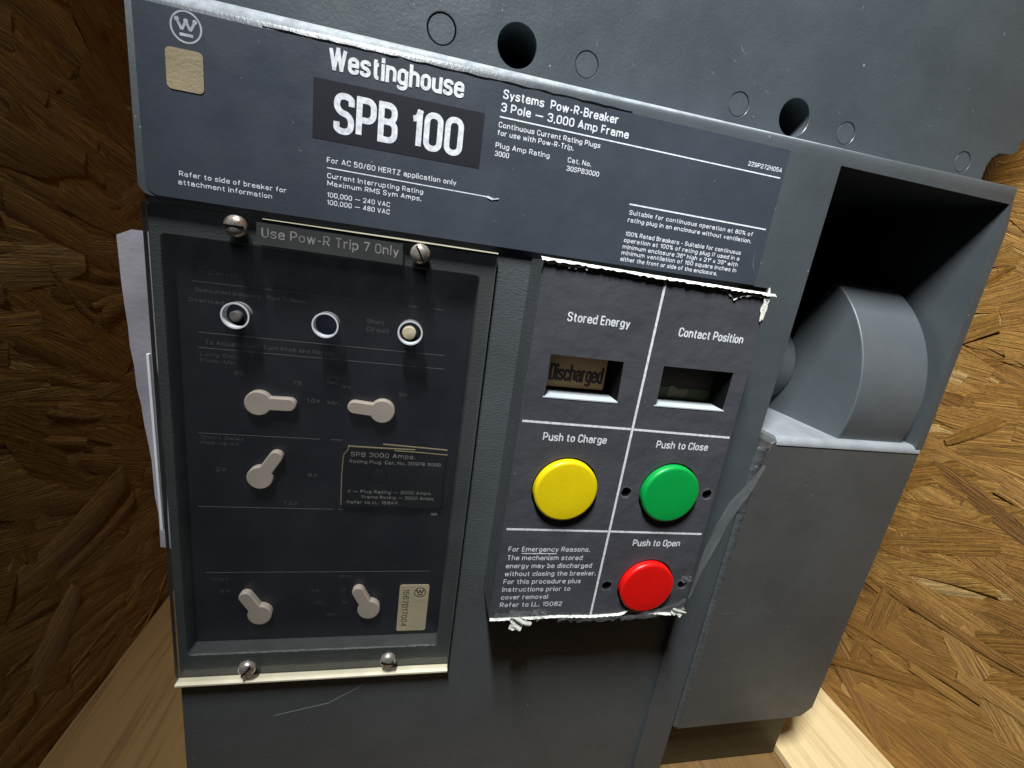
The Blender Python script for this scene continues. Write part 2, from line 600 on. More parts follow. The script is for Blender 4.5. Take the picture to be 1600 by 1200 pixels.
def sweep(bm, pts, closed, t, put):
    """flat pen stroke of width t; breaks at sharp corners so that every limb keeps its full width."""
    n = len(pts)
    dirs = [(pts[(i + 1) % n] - pts[i]).normalized() for i in range(n if closed else n - 1)]
    runs, cur = [], [0]
    for i in range(1, n if not closed else n + 1):
        cur.append(i % n)
        last = i == (n if closed else n - 1)
        if last or dirs[i - 1].dot(dirs[i % len(dirs)]) < 0.55:
            runs.append(cur)
            cur = [i % n]
    if closed and len(runs) > 1 and dirs[-1].dot(dirs[0]) > 0.55:
        runs[0] = runs.pop()[:-1] + runs[0]
    loop = closed and len(runs) == 1
    for k, run in enumerate(runs):
        P = [pts[i].copy() for i in run]
        if loop:
            P = P[:-1] if run[0] == run[-1] else P
        elif len(runs) > 1:
            if k > 0 or closed:
                P[0] = P[0] - (P[1] - P[0]).normalized() * t * .42
            if k < len(runs) - 1 or closed:
                P[-1] = P[-1] + (P[-1] - P[-2]).normalized() * t * .42
        m = len(P)
        L, Rr = [], []
        for i, p in enumerate(P):
            d0 = (p - P[i - 1]).normalized() if (loop or i > 0) else None
            d1 = (P[(i + 1) % m] - p).normalized() if (loop or i < m - 1) else None
            d0, d1 = d0 or d1, d1 or d0
            n0 = Vector((-d0.y, d0.x))
            q = n0 + Vector((-d1.y, d1.x))
            q = q.normalized() if q.length > 1e-4 else n0
            f = 1 / max(0.5, q.dot(n0))
            L.append(put(p + q * (t / 2 * f), k))
            Rr.append(put(p - q * (t / 2 * f), k))
        for i in range(m if loop else m - 1):
            j = (i + 1) % m
            bm.faces.new((L[i], Rr[i], Rr[j], L[j]))


def text(bm, s, x0, x1, z, cap, y, bold=0.012, turn=None):
    """s printed from x0 to x1 with its baseline at z and capitals cap high, on the plane at depth y."""
    wt = 0.118 + bold * 2.2
    gap, space = 0.235, 0.30
    adv, cur, seq = 0.0, 0.0, []
    for c in s:
        if c == ' ':
            cur += space
            continue
        a, st = GLYPH[c]
        seq.append((cur, st))
        adv = cur + a
        cur += a + gap
    t = wt * cap
    kx = (x1 - x0 - t) / adv
    kz = cap - t
    idx = 0
    for cx, st in seq:
        for pts, closed in st:
            q = [((cx + p[0]) * kx + t / 2, p[1] * kz + t / 2, *p[2:]) for p in pts]
            rp = round_corners(q, closed, RR * max(kx, kz * .8))
            if not closed and len(pts) <= 6 and len(s) and pts[0][0] == pts[1][0] and len(pts) == 2:
                # plain stems reach the full letter height
                d = (rp[-1] - rp[0]).normalized() * (t / 2)
                rp[0], rp[-1] = rp[0] - d, rp[-1] + d
            idx = (idx + 1) % 7
            yy = y - idx * 0.004

            def put(p, k):
                y2 = yy - k * 0.0017
                return bm.verts.new((x0 + p.x, y2, z + p.y) if turn is None else (x0 + p.y, y2, z - p.x))
            sweep(bm, rp, closed, t, put)


# ------------------------------------------------------------------ the crate: floor and OSB sides
XL, XR, ZF, DB = -100.0, 468.0, -375.0, 235.0
bm = new_bm()
box(bm, XL - 14, XR + 14, -70, DB + 14, ZF - 14, ZF)
fl = obj('floor', bm, M['floor_ply'])
fl['kind'] = 'structure'


def osb_sheet(name, origin, ua, va, na, lu, lv, seed, label, n, along, spread, bias=0.0, relief=1.0, vary=0.18, wide=1.0):
    """oriented strand board: slab plus overlapping pressed wood strands; ua along, va up, na towards the viewer."""
    rnd = random.Random(seed)
    bm = new_bm()
    uvl = bm.loops.layers.uv.new('UVMap')
    ton = bm.faces.layers.float.new('tone')
    O, U, V, Nn = Vector(origin), Vector(ua), Vector(va), Vector(na)
    T = 11.0

    def P(u, v, h):
        return O + U * u + V * v + Nn * h
    vs = [bm.verts.new(P(u, v, h)) for h in (0, -T) for u, v in ((0, 0), (lu, 0), (lu, lv), (0, lv))]
    for q in ((0, 1, 2, 3), (7, 6, 5, 4), (0, 4, 5, 1), (1, 5, 6, 2), (2, 6, 7, 3), (3, 7, 4, 0)):
        f = bm.faces.new([vs[i] for i in q])
        f[ton] = 0.2
    for k in range(n):
        cu, cv = rnd.uniform(0, lu), rnd.uniform(0, lv)
        a = along + rnd.gauss(0, spread)
        if rnd.random() < 0.06:
            a = rnd.uniform(0, math.pi)
        L, w = rnd.uniform(50, 130) * wide, rnd.uniform(4, 17) * wide
        h = rnd.uniform(0.05, 1.1) * relief
        tilt, twist, bend = rnd.gauss(0, 0.010 * relief), rnd.gauss(0, 0.03 * relief), rnd.gauss(0, 0.0016)
        ca, sa = math.cos(a), math.sin(a)
        tone = min(1, max(0, rnd.gauss(0.52 + bias, vary)))
        u0, v0 = rnd.uniform(0, 50), rnd.uniform(0, 50)
        nseg = 7
        rows = []
        for i in range(nseg + 1):
            s = (i / nseg - 0.5) * L
            e = abs(i / nseg - 0.5) * 2
            ww = w * (1.0 if e < 0.8 else rnd.uniform(0.45, 1.0)) * rnd.uniform(0.9, 1.08)
            off = bend * s * s + rnd.uniform(-0.5, 0.5)
            row = []
            for j, t in enumerate((-0.5, -0.17, 0.17, 0.5)):
                x, y = s + rnd.uniform(-1, 1), t * ww + off
                uu, vv = cu + x * ca - y * sa, cv + x * sa + y * ca
                uu, vv = min(lu - .2, max(.2, uu)), min(lv - .2, max(.2, vv))
                hh = h + s * tilt + y * twist + (0.35 if 0 < j < 3 else 0.0) + rnd.uniform(-0.12, 0.12)
                row.append((bm.verts.new(P(uu, vv, max(0.02, hh))), (u0 + x * MM, v0 + y * MM)))
            rows.append(row)
        for i in range(nseg):
            for j in range(3):
                q = (rows[i][j], rows[i + 1][j], rows[i + 1][j + 1], rows[i][j + 1])
                f = bm.faces.new([p[0] for p in q])
                f[ton] = tone
                f.smooth = True
                for lp, p in zip(f.loops, q):
                    lp[uvl].uv = p[1]
    o = obj(name, bm, M['osb'], recalc=False, angle=40)
    tag(o, label, 'board', 'osb sides of the crate')
    return o


osb_sheet('osb_board', (XR, -95, ZF), (0, 1, 0), (0, 0, 1), (-1, 0, 0), 95 + DB, 640, 3, 'brightly lit golden strand board to the right of the grey breaker', 900, math.radians(-12), 0.30, 0.02, 1.15, 0.19, 1.6)
osb_sheet('osb_board', (XL, -60, ZF), (0, 1, 0), (0, 0, 1), (1, 0, 0), 60 + DB, 640, 8, 'dim brown strand board along the left edge of the photo', 700, math.radians(-18), 0.22, 0.08, 0.45, 0.10, 1.6)
osb_sheet('osb_board', (XL, DB, ZF), (1, 0, 0), (0, 0, 1), (0, -1, 0), XR - XL, 640, 15, 'strand board behind the breaker, a thin strip showing left of it', 900, math.radians(5), 0.7)

bm = new_bm()
box(bm, 384, XR - 1.2, -60, DB - 3, ZF + 0.2, ZF + 7)
o = obj('pine_board', bm, M['pine'], bevel=1.0)
tag(o, 'pale sunlit-looking pine board lying on the crate floor below the breaker', 'board')
o['label'] = 'pale pine board lying at the foot of the right strand board'
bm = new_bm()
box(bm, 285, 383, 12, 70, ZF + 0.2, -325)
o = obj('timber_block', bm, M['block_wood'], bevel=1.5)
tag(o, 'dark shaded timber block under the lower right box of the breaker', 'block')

# ------------------------------------------------------------------ the breaker
BR = thing('circuit_breaker', 'large grey industrial circuit breaker with yellow, green and red push buttons', 'circuit breaker', (192, 60, ZF))

# back moulding with bolt holes and round blind marks
PY = 14.0
outer = [(-6, 18.2), (377, 18.2), (377, 30), (378.5, 34), (382, 36.8), (390, 37.5), (393, 40), (396, 62), (402, 170), (-6, 170)]
marks = [(98.4, 24.3, 5.6), (153.4, 24.5, 5.0), (220.7, 24.0, 5.0), (275.5, 23.2, 4.9), (343.2, 23.3, 4.9)]
k14 = 1 + PY / CAMD


def deep(x, z, k):
    return CAMX + (x - CAMX) * k, CAMZ + (z - CAMZ) * k


marks = [(*deep(x, z, k14), r) for x, z, r in marks]
bolts = [(*deep(126.0, 24.9, k14), 7.9), (*deep(248.0, 24.2, k14), 7.9)]
bm = new_bm()
prism_holes(bm, outer, [circle(x, z, r, 44) for x, z, r in marks + bolts], PY, PY + 46, cham=0.18)
plate = obj('mounting_plate', bm, M['plate'], BR)
for i, (x, z, r) in enumerate(marks):
    bm = new_bm()
    rr = r - (0.45 if i == 0 else 0.15)
    lathe(bm, x, z, [(0, PY + 0.25), (rr - 0.25, PY + 0.2), (rr, PY + 0.55), (rr, PY + 8), (0, PY + 8)], 44)
    obj('knockout_disc', bm, M['plate'], plate)
bm = new_bm()
box(bm, 0, 380, PY + 47, PY + 60, 18.2, 165)
obj('back_plate', bm, M['dark'], BR)

# front housing: name block, strip beside the control panel, visor and right wall of the handle recess
def arc(cx, cz, r, a0, a1, n=7):
    return [(cx + r * math.cos(math.radians(a0 + (a1 - a0) * i / n)), cz + r * math.sin(math.radians(a0 + (a1 - a0) * i / n))) for i in range(n + 1)]


bm = new_bm()
hp = [(0, 18.2)] + [(382.0, 18.2)] + arc(382.6, 15.2, 3.0, 75, 8, 5) + [(388.4, -122.6), (383.6, -122.6), (381, 10.4), (278, 10.4), (277.6, -374), (258, -374), (258, -46.6)] + arc(4.2, -42.4, 4.2, -90, -180)
fa, fb = prism(bm, hp, 0, 112)
bm.edges.ensure_lookup_table()
rim = [e for e in bm.edges if all(v.co.y < 0.01 and v.co.z > 11 for v in e.verts)]
bmesh.ops.bevel(bm, geom=rim, offset=5.6, segments=9, profile=0.5, affect='EDGES', clamp_overlap=False)
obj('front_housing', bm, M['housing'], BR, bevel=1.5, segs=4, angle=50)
# lower body with a window for the trip unit
bm = new_bm()
prism_holes(bm, [(1.2, -46.0), (277, -46.0), (277, -374.5), (1.6, -374.5)], [rounded(5.0, -250.4, 122.2, -59.2, 2.0)], 2.0, 11.0, cham=0.6)
box(bm, 1.2, 277, 11.05, 112, -374.5, -46.0)
obj('lower_body', bm, M['body'], BR)
# recess interior, walls blackened for shade
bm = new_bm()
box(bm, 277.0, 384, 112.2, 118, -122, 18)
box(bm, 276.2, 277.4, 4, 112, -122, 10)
obj('recess_shade', bm, M['dark'], BR)

# cover box at lower right with ragged left seam
rnd = random.Random(5)
left = [(289.5, -122.6), (286.6, -124.2), (286.2, -128.0), (284.0, -131.5), (283.4, -136)]
z = -142.0
while z > -321:
    left.append((281.6 + rnd.uniform(-0.2, 0.3), z))
    z -= rnd.uniform(2.0, 6.5)
left += [(281.0, -323.2)]
bm = new_bm()
prism(bm, left + [(282.5, -324.6), (377, -323.4), (384.6, -315.8), (388.0, -122.6)], 0, 112)
cb = obj('cover_box', bm, M['coverbox'], BR, bevel=1.3, segs=4)
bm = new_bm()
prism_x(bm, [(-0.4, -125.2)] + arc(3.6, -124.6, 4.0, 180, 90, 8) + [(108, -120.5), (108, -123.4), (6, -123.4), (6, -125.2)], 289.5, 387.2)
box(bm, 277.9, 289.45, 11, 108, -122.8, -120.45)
obj('ledge', bm, M['lit_ledge'], BR, bevel=0.35, segs=2)
# rough moulding flash along the seam
bm = new_bm()
rows = []
zz = -127.0
while zz > -322:
    k = 1.0 if zz < -165 else 1.7
    xs = 281.2 + (2.6 * max(0, 1 - (-127 - zz) / 14))
    rows.append([bm.verts.new((xs + dx + rnd.gauss(0, .18) * (0 < j < 4), (0.5, -0.12, -0.3, -0.1, 0.5)[j] - (abs(rnd.gauss(0, .22)) * k if 0 < j < 4 else 0), zz + rnd.uniform(-.3, .3))) for j, dx in enumerate((-2.6 * k, -1.2 * k, 0, 1.4, 3.4))])
    zz -= rnd.uniform(0.7, 1.6)
for p, q in zip(rows, rows[1:]):
    for j in range(4):
        bm.faces.new((p[j], p[j + 1], q[j + 1], q[j]))
obj('seam_flash', bm, M['body'], BR, angle=70)

# charging handle: thick crescent-shaped wheel segment on a hub
cy, cz, R = 77.0, -99.4, 75.5
pts = []
a0, a1 = math.radians(121.5), math.radians(222)
for i in range(41):
    a = a0 + (a1 - a0) * i / 40
    pts.append((cy + R * math.cos(a), cz + R * math.sin(a)))
pts += [(62, -150), (60, -100), (53, -62)]
bm = new_bm()
prism_x(bm, pts, 332.5, 378.0)
hd = obj('charging_handle', bm, M['handle'], BR, bevel=0.9, segs=3)
bm = new_bm()
prism_x(bm, [(72 + 26 * math.cos(2 * math.pi * i / 40), -92 + 26 * math.sin(2 * math.pi * i / 40)) for i in range(40)], 280, 332.3)
obj('hub', bm, M['handle'], hd, bevel=0.8)

# ------------------------------------------------------------------ name plate
bm = new_bm()
prism(bm, [(2.0, 12.0), (62, 11.7), (63, 12.1), (120, 12.4), (121, 12.0), (250.4, 11.9), (250.4, -46.2)] + [(2.4 + x, z - .2) for x, z in arc(4.2, -41.9, 4.2, -90, -180)], -0.28, 0.1)
lab = obj('name_plate', bm, M['label'], BR, bevel=0.1, segs=1)
bm = new_bm()
box(bm, 56.3, 116.8, -0.36, -0.27, -18.6, 0.7)
obj('title_block', bm, M['block'], lab)
bm = new_bm()
_rn = random.Random(31)
up = [(x, 12.35 + _rn.uniform(0, .45)) for x in range(40, 176, 3)]
prism(bm, up + [(x, z - _rn.uniform(0.35, 0.8)) for x, z in up[::-1]], -0.34, -0.2)
obj('dark_gap_strip', bm, M['dark'], lab)  # black strip stands in for the dark gap along the label top
Y = -0.42
bm = new_bm()
text(bm, 'Westinghouse', 61.2, 108.3, 3.9, 7.2, Y, 0.022)
text(bm, 'SPB', 63.3, 85.6, -15.8, 13.4, Y, 0.016)
text(bm, '100', 89.9, 109.6, -15.8, 13.2, Y, 0.016)
Y = -0.33
text(bm, 'For AC 50/60 HERTZ application only', 61.4, 108.7, -26.0, 1.9, Y)
text(bm, 'Current Interrupting Rating', 61.7, 96.5, -31.2, 1.8, Y)
text(bm, 'Maximum RMS Sym Amps.', 61.8, 96.0, -33.8, 1.8, Y)
text(bm, '100,000 \u2014 240 VAC', 61.8, 84.5, -37.8, 1.8, Y)
text(bm, '100,000 \u2014 480 VAC', 61.8, 84.6, -40.45, 1.8, Y)
text(bm, 'Refer to side of breaker for', 13.1, 47.8, -38.7, 1.75, Y)
text(bm, 'attachment information', 12.7, 43.0, -41.5, 1.75, Y)
text(bm, 'Systems  Pow-R-Breaker', 122.9, 169.8, 6.9, 3.2, Y, 0.02)
text(bm, '3 Pole \u2014 3,000 Amp Frame', 122.7, 175.2, 2.5, 3.1, Y, 0.02)
text(bm, 'Continuous Current Rating Plugs', 122.5, 164.1, -2.9, 1.95, Y)
text(bm, 'for use with Pow-R-Trip.', 122.4, 153.2, -5.7, 1.95, Y)
text(bm, 'Plug Amp Rating', 122.2, 144.0, -10.1, 1.95, Y)
text(bm, '3000', 122.3, 127.9, -13.0, 1.9, Y)
text(bm, 'Cat. No.', 151.6, 161.6, -10.2, 1.9, Y)
text(bm, '30SPB3000', 151.7, 165.6, -13.3, 1.9, Y)
text(bm, '229P272H05A', 231.5, 248.6, 2.4, 1.8, Y)
for s, x1, zz in (('Suitable for continuous operation at 80% of', 242.6, -25.35), ('rating plug in an enclosure without ventilation.', 242.6, -28.3), ('100% Rated Breakers - Suitable for continuous', 239.0, -33.95), ('operation at 100% of rating plug if used in a', 239.0, -36.55), ('minimum enclosure 36" high x 21" x 36" with', 239.0, -39.25), ('minimum ventilation of 160 square inches in', 239.0, -41.75), ('either the front or side of the enclosure.', 229.6, -44.4)):
    text(bm, s, 181.8, x1, zz, 1.85, Y)
for x0, x1, z0, z1, w in ((61.5, 121.5, -27.7, -28.1, 0.38), (122.6, 248.7, 0.7, 0.2, 0.5), (181.2, 248.5, -21.3, -21.5, 0.6)):
    bar(bm, x0, z0, x1, z1, w, Y - 0.01, Y + 0.03)
bar(bm, 121.3, -28.1, 123.6, -28.7, 0.8, Y - 0.25, Y)
bar(bm, 123.4, -28.7, 125.9, -28.1, 0.35, Y - 0.25, Y)
obj('lettering', bm, M['ink'], lab, recalc=False)
# circled emblem
def emblem(bm, cx, cz, r, y, t):
    prism_holes(bm, circle(cx, cz, r, 36), [circle(cx, cz, r - t, 36)], y - 0.02, y)
    w = r * 0.17
    for (xa, za), (xb, zb) in (((-.56, .38), (-.27, -.18)), ((-.27, -.18), (0, .34)), ((0, .34), (.27, -.18)), ((.27, -.18), (.56, .38))):
        bar(bm, cx + xa * r, cz + za * r, cx + xb * r, cz + zb * r, w, y - 0.02 - 0.004 * xa, y)
    for xa, za in ((-.56, .40), (0, .36), (.56, .40)):
        prism(bm, circle(cx + xa * r, cz + za * r, r * 0.15, 12), y - 0.035, y)
    bar(bm, cx - .42 * r, cz - .48 * r, cx + .42 * r, cz - .48 * r, w * 1.1, y - 0.02, y)


bm = new_bm()
emblem(bm, 17.3, 7.0, 4.7, -0.32, 0.55)
obj('emblem', bm, plain('silver_print', (0.40, 0.41, 0.43), 0.6, mott=0.3, scale=3000), lab, recalc=False)
bm = new_bm()
prism(bm, rounded(10.9, -11.8, 22.0, 0.5, 1.6), -0.5, -0.27)
obj('blank_sticker', bm, M['gold'], lab)

# ------------------------------------------------------------------ trip unit behind the clear cover
TD = 9.6
KT = 1 + TD / CAMD
bm = new_bm()
box(bm, 5.3, 121.9, TD, 11.0, -250.0, -59.5)
trip = obj('trip_unit', bm, M['trip'], BR)


def tp(x, z):
    return deep(x, z, KT)


bm = new_bm()


def tt(s, x0, x1, z, cap, bold=0.0):
    a = tp(x0, z)
    b = tp(x1, z)
    text(bm, s, a[0], b[0], a[1], cap * KT, TD - 0.08, bold)


def tl(x0, x1, z, w=0.28):
    a = tp(x0, z)
    b = tp(x1, z)
    bar(bm, a[0], a[1], b[0], b[1], w, TD - 0.1, TD)


for x0, x1, z in ((15.4, 109, -74.5), (16.8, 111, -93.8), (16.5, 111.5, -99.8), (15, 61.5, -135.6), (66, 70.5, -135.5), (13.7, 68, -169.5), (70, 117, -169.4), (15, 113.7, -202.8)):
    tl(x0, x1, z)
tt('Pow-R-Trip 7', 18, 45, -71.6, 2.4)
tt('Overcurrent Indicators - Push To Reset', 16.5, 55, -78.3, 1.5)
tt('Overload', 14, 26, -82.2, 1.4)
tt('Short', 78.3, 85.1, -83.4, 1.9)
tt('Circuit', 78.4, 87.3, -86.6, 1.9)
tt('To Adjust: Push, Turn Knob and Rotate', 19, 66, -98.2, 1.7)
tt('Long Delay', 17, 33, -103.0, 1.4)
tt('Pick-Up', 17, 29, -105.4, 1.4)
tt('.65', 28.5, 32, -109.8, 1.5)
tt('.75', 50, 54, -112, 1.6)
for i, s in enumerate(('Long', 'Time', 'Sec.')):
    tt(s, 63.5, 68.5, -105.8 - 2.3 * i, 1.6)
tt('Int.', 70, 74, -112.0, 1.7)
tt('20', 93, 96, -113.5, 1.6)
tt('1.0X', 56, 61.3, -119.3, 1.8)
tt('Min.', 64.3, 69.3, -119.6, 1.8)
tt('Short Delay', 16, 32, -138.0, 1.4)
tt('Pick-Up 4X', 16, 30, -140.4, 1.4)
tt('2X', 21, 25, -152.5, 1.7)
tt('8X', 57, 61, -153.6, 1.7)
tt('7.5X', 47, 53, -167.8, 1.7)
tt('Inst.', 18, 25, -207, 1.4)
tt('Gnd.', 72, 78, -206, 1.5)
tt('6X', 21, 25, -213.5, 1.6)
tt('4X', 60, 63, -214, 1.6)
tt('.3', 72, 75, -214, 1.6)
tt('10', 61, 65, -221, 1.6)
tt('.5', 73, 76, -221, 1.6)
tt('12X', 66, 71, -228, 1.6)
tt('OC', 98.5, 102, -69.8, 1.4)
obj('lettering', bm, M['ink_grey'], trip, recalc=False)

knob_me = None
for (kx, kz), (tx, tz) in (((38.4, -120.2), (51.8, -120.0)), ((86.8, -120.2), (72.7, -118.9)), ((38.8, -153.5), (45.4, -143.0)), ((38.1, -224.0), (31.7, -213.5)), ((86.5, -222.5), (80.9, -211.9))):
    c = tp(kx, kz)
    t = tp(tx, tz)
    ang = math.atan2(t[1] - c[1], t[0] - c[0])
    if knob_me is None:
        bm = new_bm()
        rr, hw, ln = 5.5, 2.95, 15.0
        aa = math.asin(hw / rr)
        pts = [(rr * math.cos(aa + (2 * math.pi - 2 * aa) * i / 30), rr * math.sin(aa + (2 * math.pi - 2 * aa) * i / 30)) for i in range(31)]
        pts += [(ln - hw + hw * math.cos(math.radians(-90 + 180 * i / 10)), hw * math.sin(math.radians(-90 + 180 * i / 10))) for i in range(11)]
        prism(bm, pts, 0, 3.4)
        for v in bm.verts:
            v.co *= MM
        bmesh.ops.recalc_face_normals(bm, faces=bm.faces[:])
        knob_me = bpy.data.meshes.new('rotary_knob')
        bm.to_mesh(knob_me)
        bm.free()
        knob_me.materials.append(M['knob'])
        finish(knob_me)
    o = bpy.data.objects.new('rotary_knob', knob_me)
    COL.objects.link(o)
    o.parent = trip
    o.location = Vector((c[0], TD - 3.4, c[1])) * MM - ORIGIN[trip]
    o.rotation_euler = (0, -ang, 0)
    bv = o.modifiers.new('edge_round', 'BEVEL')
    bv.width, bv.segments, bv.limit_method = 0.5 * MM, 2, 'ANGLE'

# rating plug block
a, b = tp(72.0, -166.4), tp(115.8, -137.6)
bm = new_bm()
prism_holes(bm, rounded(a[0], a[1], b[0], b[1], 1.2), [circle(*tp(86.8, -151.2), 4.2, 32)], TD - 2.2, TD - 0.05)
lathe(bm, *tp(86.8, -151.2), [(3.6, TD - 0.3), (3.6, TD - 2.0), (2.9, TD - 2.3), (0, TD - 2.3)], 32)
plug = obj('rating_plug', bm, M['plug'], trip, bevel=0.4, segs=2)
bm = new_bm()
for s, x0, x1, z, cap, bd in (('SPB 3000 Amps.', 74.8, 103.1, -141.9, 2.3, .01), ('Rating Plug  Cat. No. 30SPB 3000', 74.4, 114.8, -145.0, 1.7, .01), ('X \u2014 Plug Rating \u2014 3000 Amps.', 74.1, 112, -159.6, 1.7, .01), ('Frame Rating \u2014 3000 Amps.', 80.3, 113.5, -162.3, 1.7, .01), ('Refer to I.L. 15844', 74.0, 97.1, -165.0, 1.7, .01)):
    p, q = tp(x0, z), tp(x1, z)
    text(bm, s, p[0], q[0] - 1.0, p[1], cap, TD - 2.3, bd)
p = tp(111.8, -171.5)
prism(bm, [(p[0], p[1]), (p[0] + 3.2, p[1]), (p[0] + 3.2, p[1] + 2.6), (p[0], p[1] + 2.6)], TD - 0.1, TD)
obj('lettering', bm, plain('plug_print', (0.30, 0.29, 0.28), 0.6, mott=0.4, scale=3000), plug, recalc=False)
bm = new_bm()
for pth in (((71.6, -165.8), (71.4, -150), (71.8, -141.6), (73.6, -138.6), (73.8, -137.0)), ((73.8, -137.2), (88, -137.4), (102, -137.4)), ((88, -135.5), (104, -136.2), (116.2, -136.8)), ((93, -138.2), (106, -138.6), (116.4, -139.2))):
    for p0, p1 in zip(pth, pth[1:]):
        p0, p1 = tp(*p0), tp(*p1)
        bar(bm, *p0, *p1, 0.42, TD - 2.5 + 0.01 * p0[0] % 0.1, TD - 1.9)
    obj('worn_edge', bm, M['gold'], plug)
    bm = new_bm()
bm.free()
a, b = tp(100.4, -238.2), tp(114.8, -210.6)
bm = new_bm()
prism(bm, rounded(a[0], a[1], b[0], b[1], 1.2), TD - 0.35, TD - 0.02)
ser = obj('serial_sticker', bm, M['serial'], trip)
bm = new_bm()
text(bm, '1567D17004', a[0] + 2.0, a[0] + 25.5, b[1] - 2.5, 3.0, TD - 0.4, 0.0, turn='down')
emblem(bm, b[0] - 4.6, b[1] - 4.6, 3.0, TD - 0.38, 0.4)
obj('lettering', bm, M['black_ink'], ser, recalc=False)
for (px, pz), r, m in (((30.6, -86.0), 2.3, 'ink_grey'), ((95.4, -85.4), 3.0, 'serial')):
    bm = new_bm()
    c = tp(px, pz)
    lathe(bm, c[0], c[1], [(r, TD), (r, TD - 2.4), (r - .4, TD - 2.9), (0, TD - 3.0)], 28)
    obj('test_button', bm, M[m], trip)

# instruction strip above the window
bm = new_bm()
prism(bm, [(37.8, -58.2), (90.8, -58.6), (90.4, -50.5), (37.8, -50.3)], -1.0, -0.91)
st = obj('instruction_strip', bm, plain('grey_paper_strip', (0.036, 0.037, 0.037), 0.5, mott=0.4, scale=200), BR)
bm = new_bm()
text(bm, 'Use Pow-R Trip 7 Only', 39.6, 89.0, -55.5, 3.7, -1.05, 0.008)
obj('lettering', bm, plain('worn_print', (0.19, 0.185, 0.175), 0.6, mott=0.7, scale=1500), st, recalc=False)

# clear cover plate with test holes and four screws
ports = [(30.0, -85.9), (62.6, -86.0), (95.8, -85.5)]
bm = new_bm()
prism_holes(bm, [(1.0, -49.0), (128.2, -49.0), (128.6, -263.3), (0.9, -263.6)], [circle(x, z, 5.15, 36) for x, z in ports], -0.9, 1.75, 0, 1)
cov = obj('clear_cover', bm, [M['clear'], M['clear_edge']], BR)
bm = new_bm()
prism(bm, [(0.9, -264.6), (128.7, -264.3), (128.7, -263.0), (110, -262.9), (60, -263.3), (0.9, -263.3)], -2.6, 1.7)
obj('bottom_edge_glow', bm, M['edge_glow'], cov, bevel=0.3, segs=2)  # added strip that carries the bright line of the lit bottom edge
bm = new_bm()
prism(bm, [(40, -49.05), (128.3, -49.15), (128.3, -48.7), (90, -48.55), (40, -48.8)], -1.3, -0.85)
obj('top_edge_glow', bm, M['edge_glow'], cov)  # added strip for the thin bright line of the lit top edge
for x, z in ports:
    bm = new_bm()
    prism_holes(bm, circle(x, z, 5.1, 40), [circle(x, z, 4.45, 40)], -1.1, 3.0)
    obj('port_sleeve', bm, M['sleeve'], cov, bevel=0.2, segs=2)
screw_me = None
for i, (x, z) in enumerate(((31.2, -52.9), (97.3, -53.4), (31.9, -256.0), (97.6, -255.0))):
    if screw_me is None:
        bm = new_bm()
        lathe(bm, 0, 0, [(3.9, -0.9), (3.95, -1.9), (3.6, -2.9), (2.6, -3.7), (1.2, -4.05), (0.0, -4.1)], 32)
        n0 = len(bm.faces)
        box(bm, -3.3, 3.3, -4.18, -2.9, -0.32, 0.32)
        bm.faces.ensure_lookup_table()
        for fc in bm.faces[n0:]:
            fc.material_index = 1
        bm2 = bm
        for v in bm.verts:
            v.co *= MM
        bmesh.ops.recalc_face_normals(bm, faces=bm.faces[:])
        screw_me = bpy.data.meshes.new('screw')
        bm.to_mesh(screw_me)
        bm.free()
        screw_me.materials.append(M['screw'])
        screw_me.materials.append(M['dark'])
        finish(screw_me, 60)
    o = bpy.data.objects.new('screw', screw_me)
    COL.objects.link(o)
    o.parent = cov
    o.location = Vector((x, 0, z)) * MM - ORIGIN[cov]
    o.rotation_euler = (0, i * 1.1, 0)

# ------------------------------------------------------------------ control panel, proud of the body
PF = -20.0
KP = 1 + PF / CAMD


def pp(x, z):
    return deep(x, z, KP)


def ppl(pts):
    return [pp(x, z) for x, z in pts]


win1 = [(157.9, -108.4), (194.2, -108.2), (193.4, -88.6), (157.6, -88.4)]
win2 = [(214.6, -108.4), (251.8, -108.3), (252.2, -88.5), (214.0, -88.6)]
BUT = (('yellow', 176.0, -155.2, 16.2), ('green', 233.1, -155.1, 15.9), ('red', 233.2, -212.6, 15.7))
SH = [(209.2, -155.6, 2.7), (256.0, -155.3, 2.7), (210.2, -212.5, 2.7), (256.0, -212.2, 2.7)]
holes = [ppl(win1), ppl(win2)] + [ppl(circle(x, z, r + 0.9, 48)) for _, x, z, r in BUT] + [ppl(circle(x, z, r, 24)) for x, z, r in SH]
po = ppl([(148.4, -48.3), (260.4, -48.6), (261.7, -233.6), (147.6, -232.9)])
bm = new_bm()
prism_holes(bm, po, holes, PF, 1.9, hole_mat=1)
pan = obj('control_panel', bm, [M['body'], M['dark']], BR)
bm = new_bm()
in1 = ppl([(148.8, -48.9), (259.9, -49.2), (261.2, -233.2), (148.0, -232.5)])
prism_holes(bm, in1, holes, PF - 0.3, PF - 0.02)
pl = obj('panel_label', bm, M['panel_label'], pan)
bm = new_bm()
YL = PF - 0.36


def pt(s, x0, x1, z, cap, bold=0.014):
    a, b = pp(x0, z), pp(x1, z)
    text(bm, s, a[0], b[0], a[1], cap * KP, YL, bold)


def pb(x0, z0, x1, z1, w):
    a, b = pp(x0, z0), pp(x1, z1)
    bar(bm, a[0], a[1], b[0], b[1], w, YL, YL + 0.05)


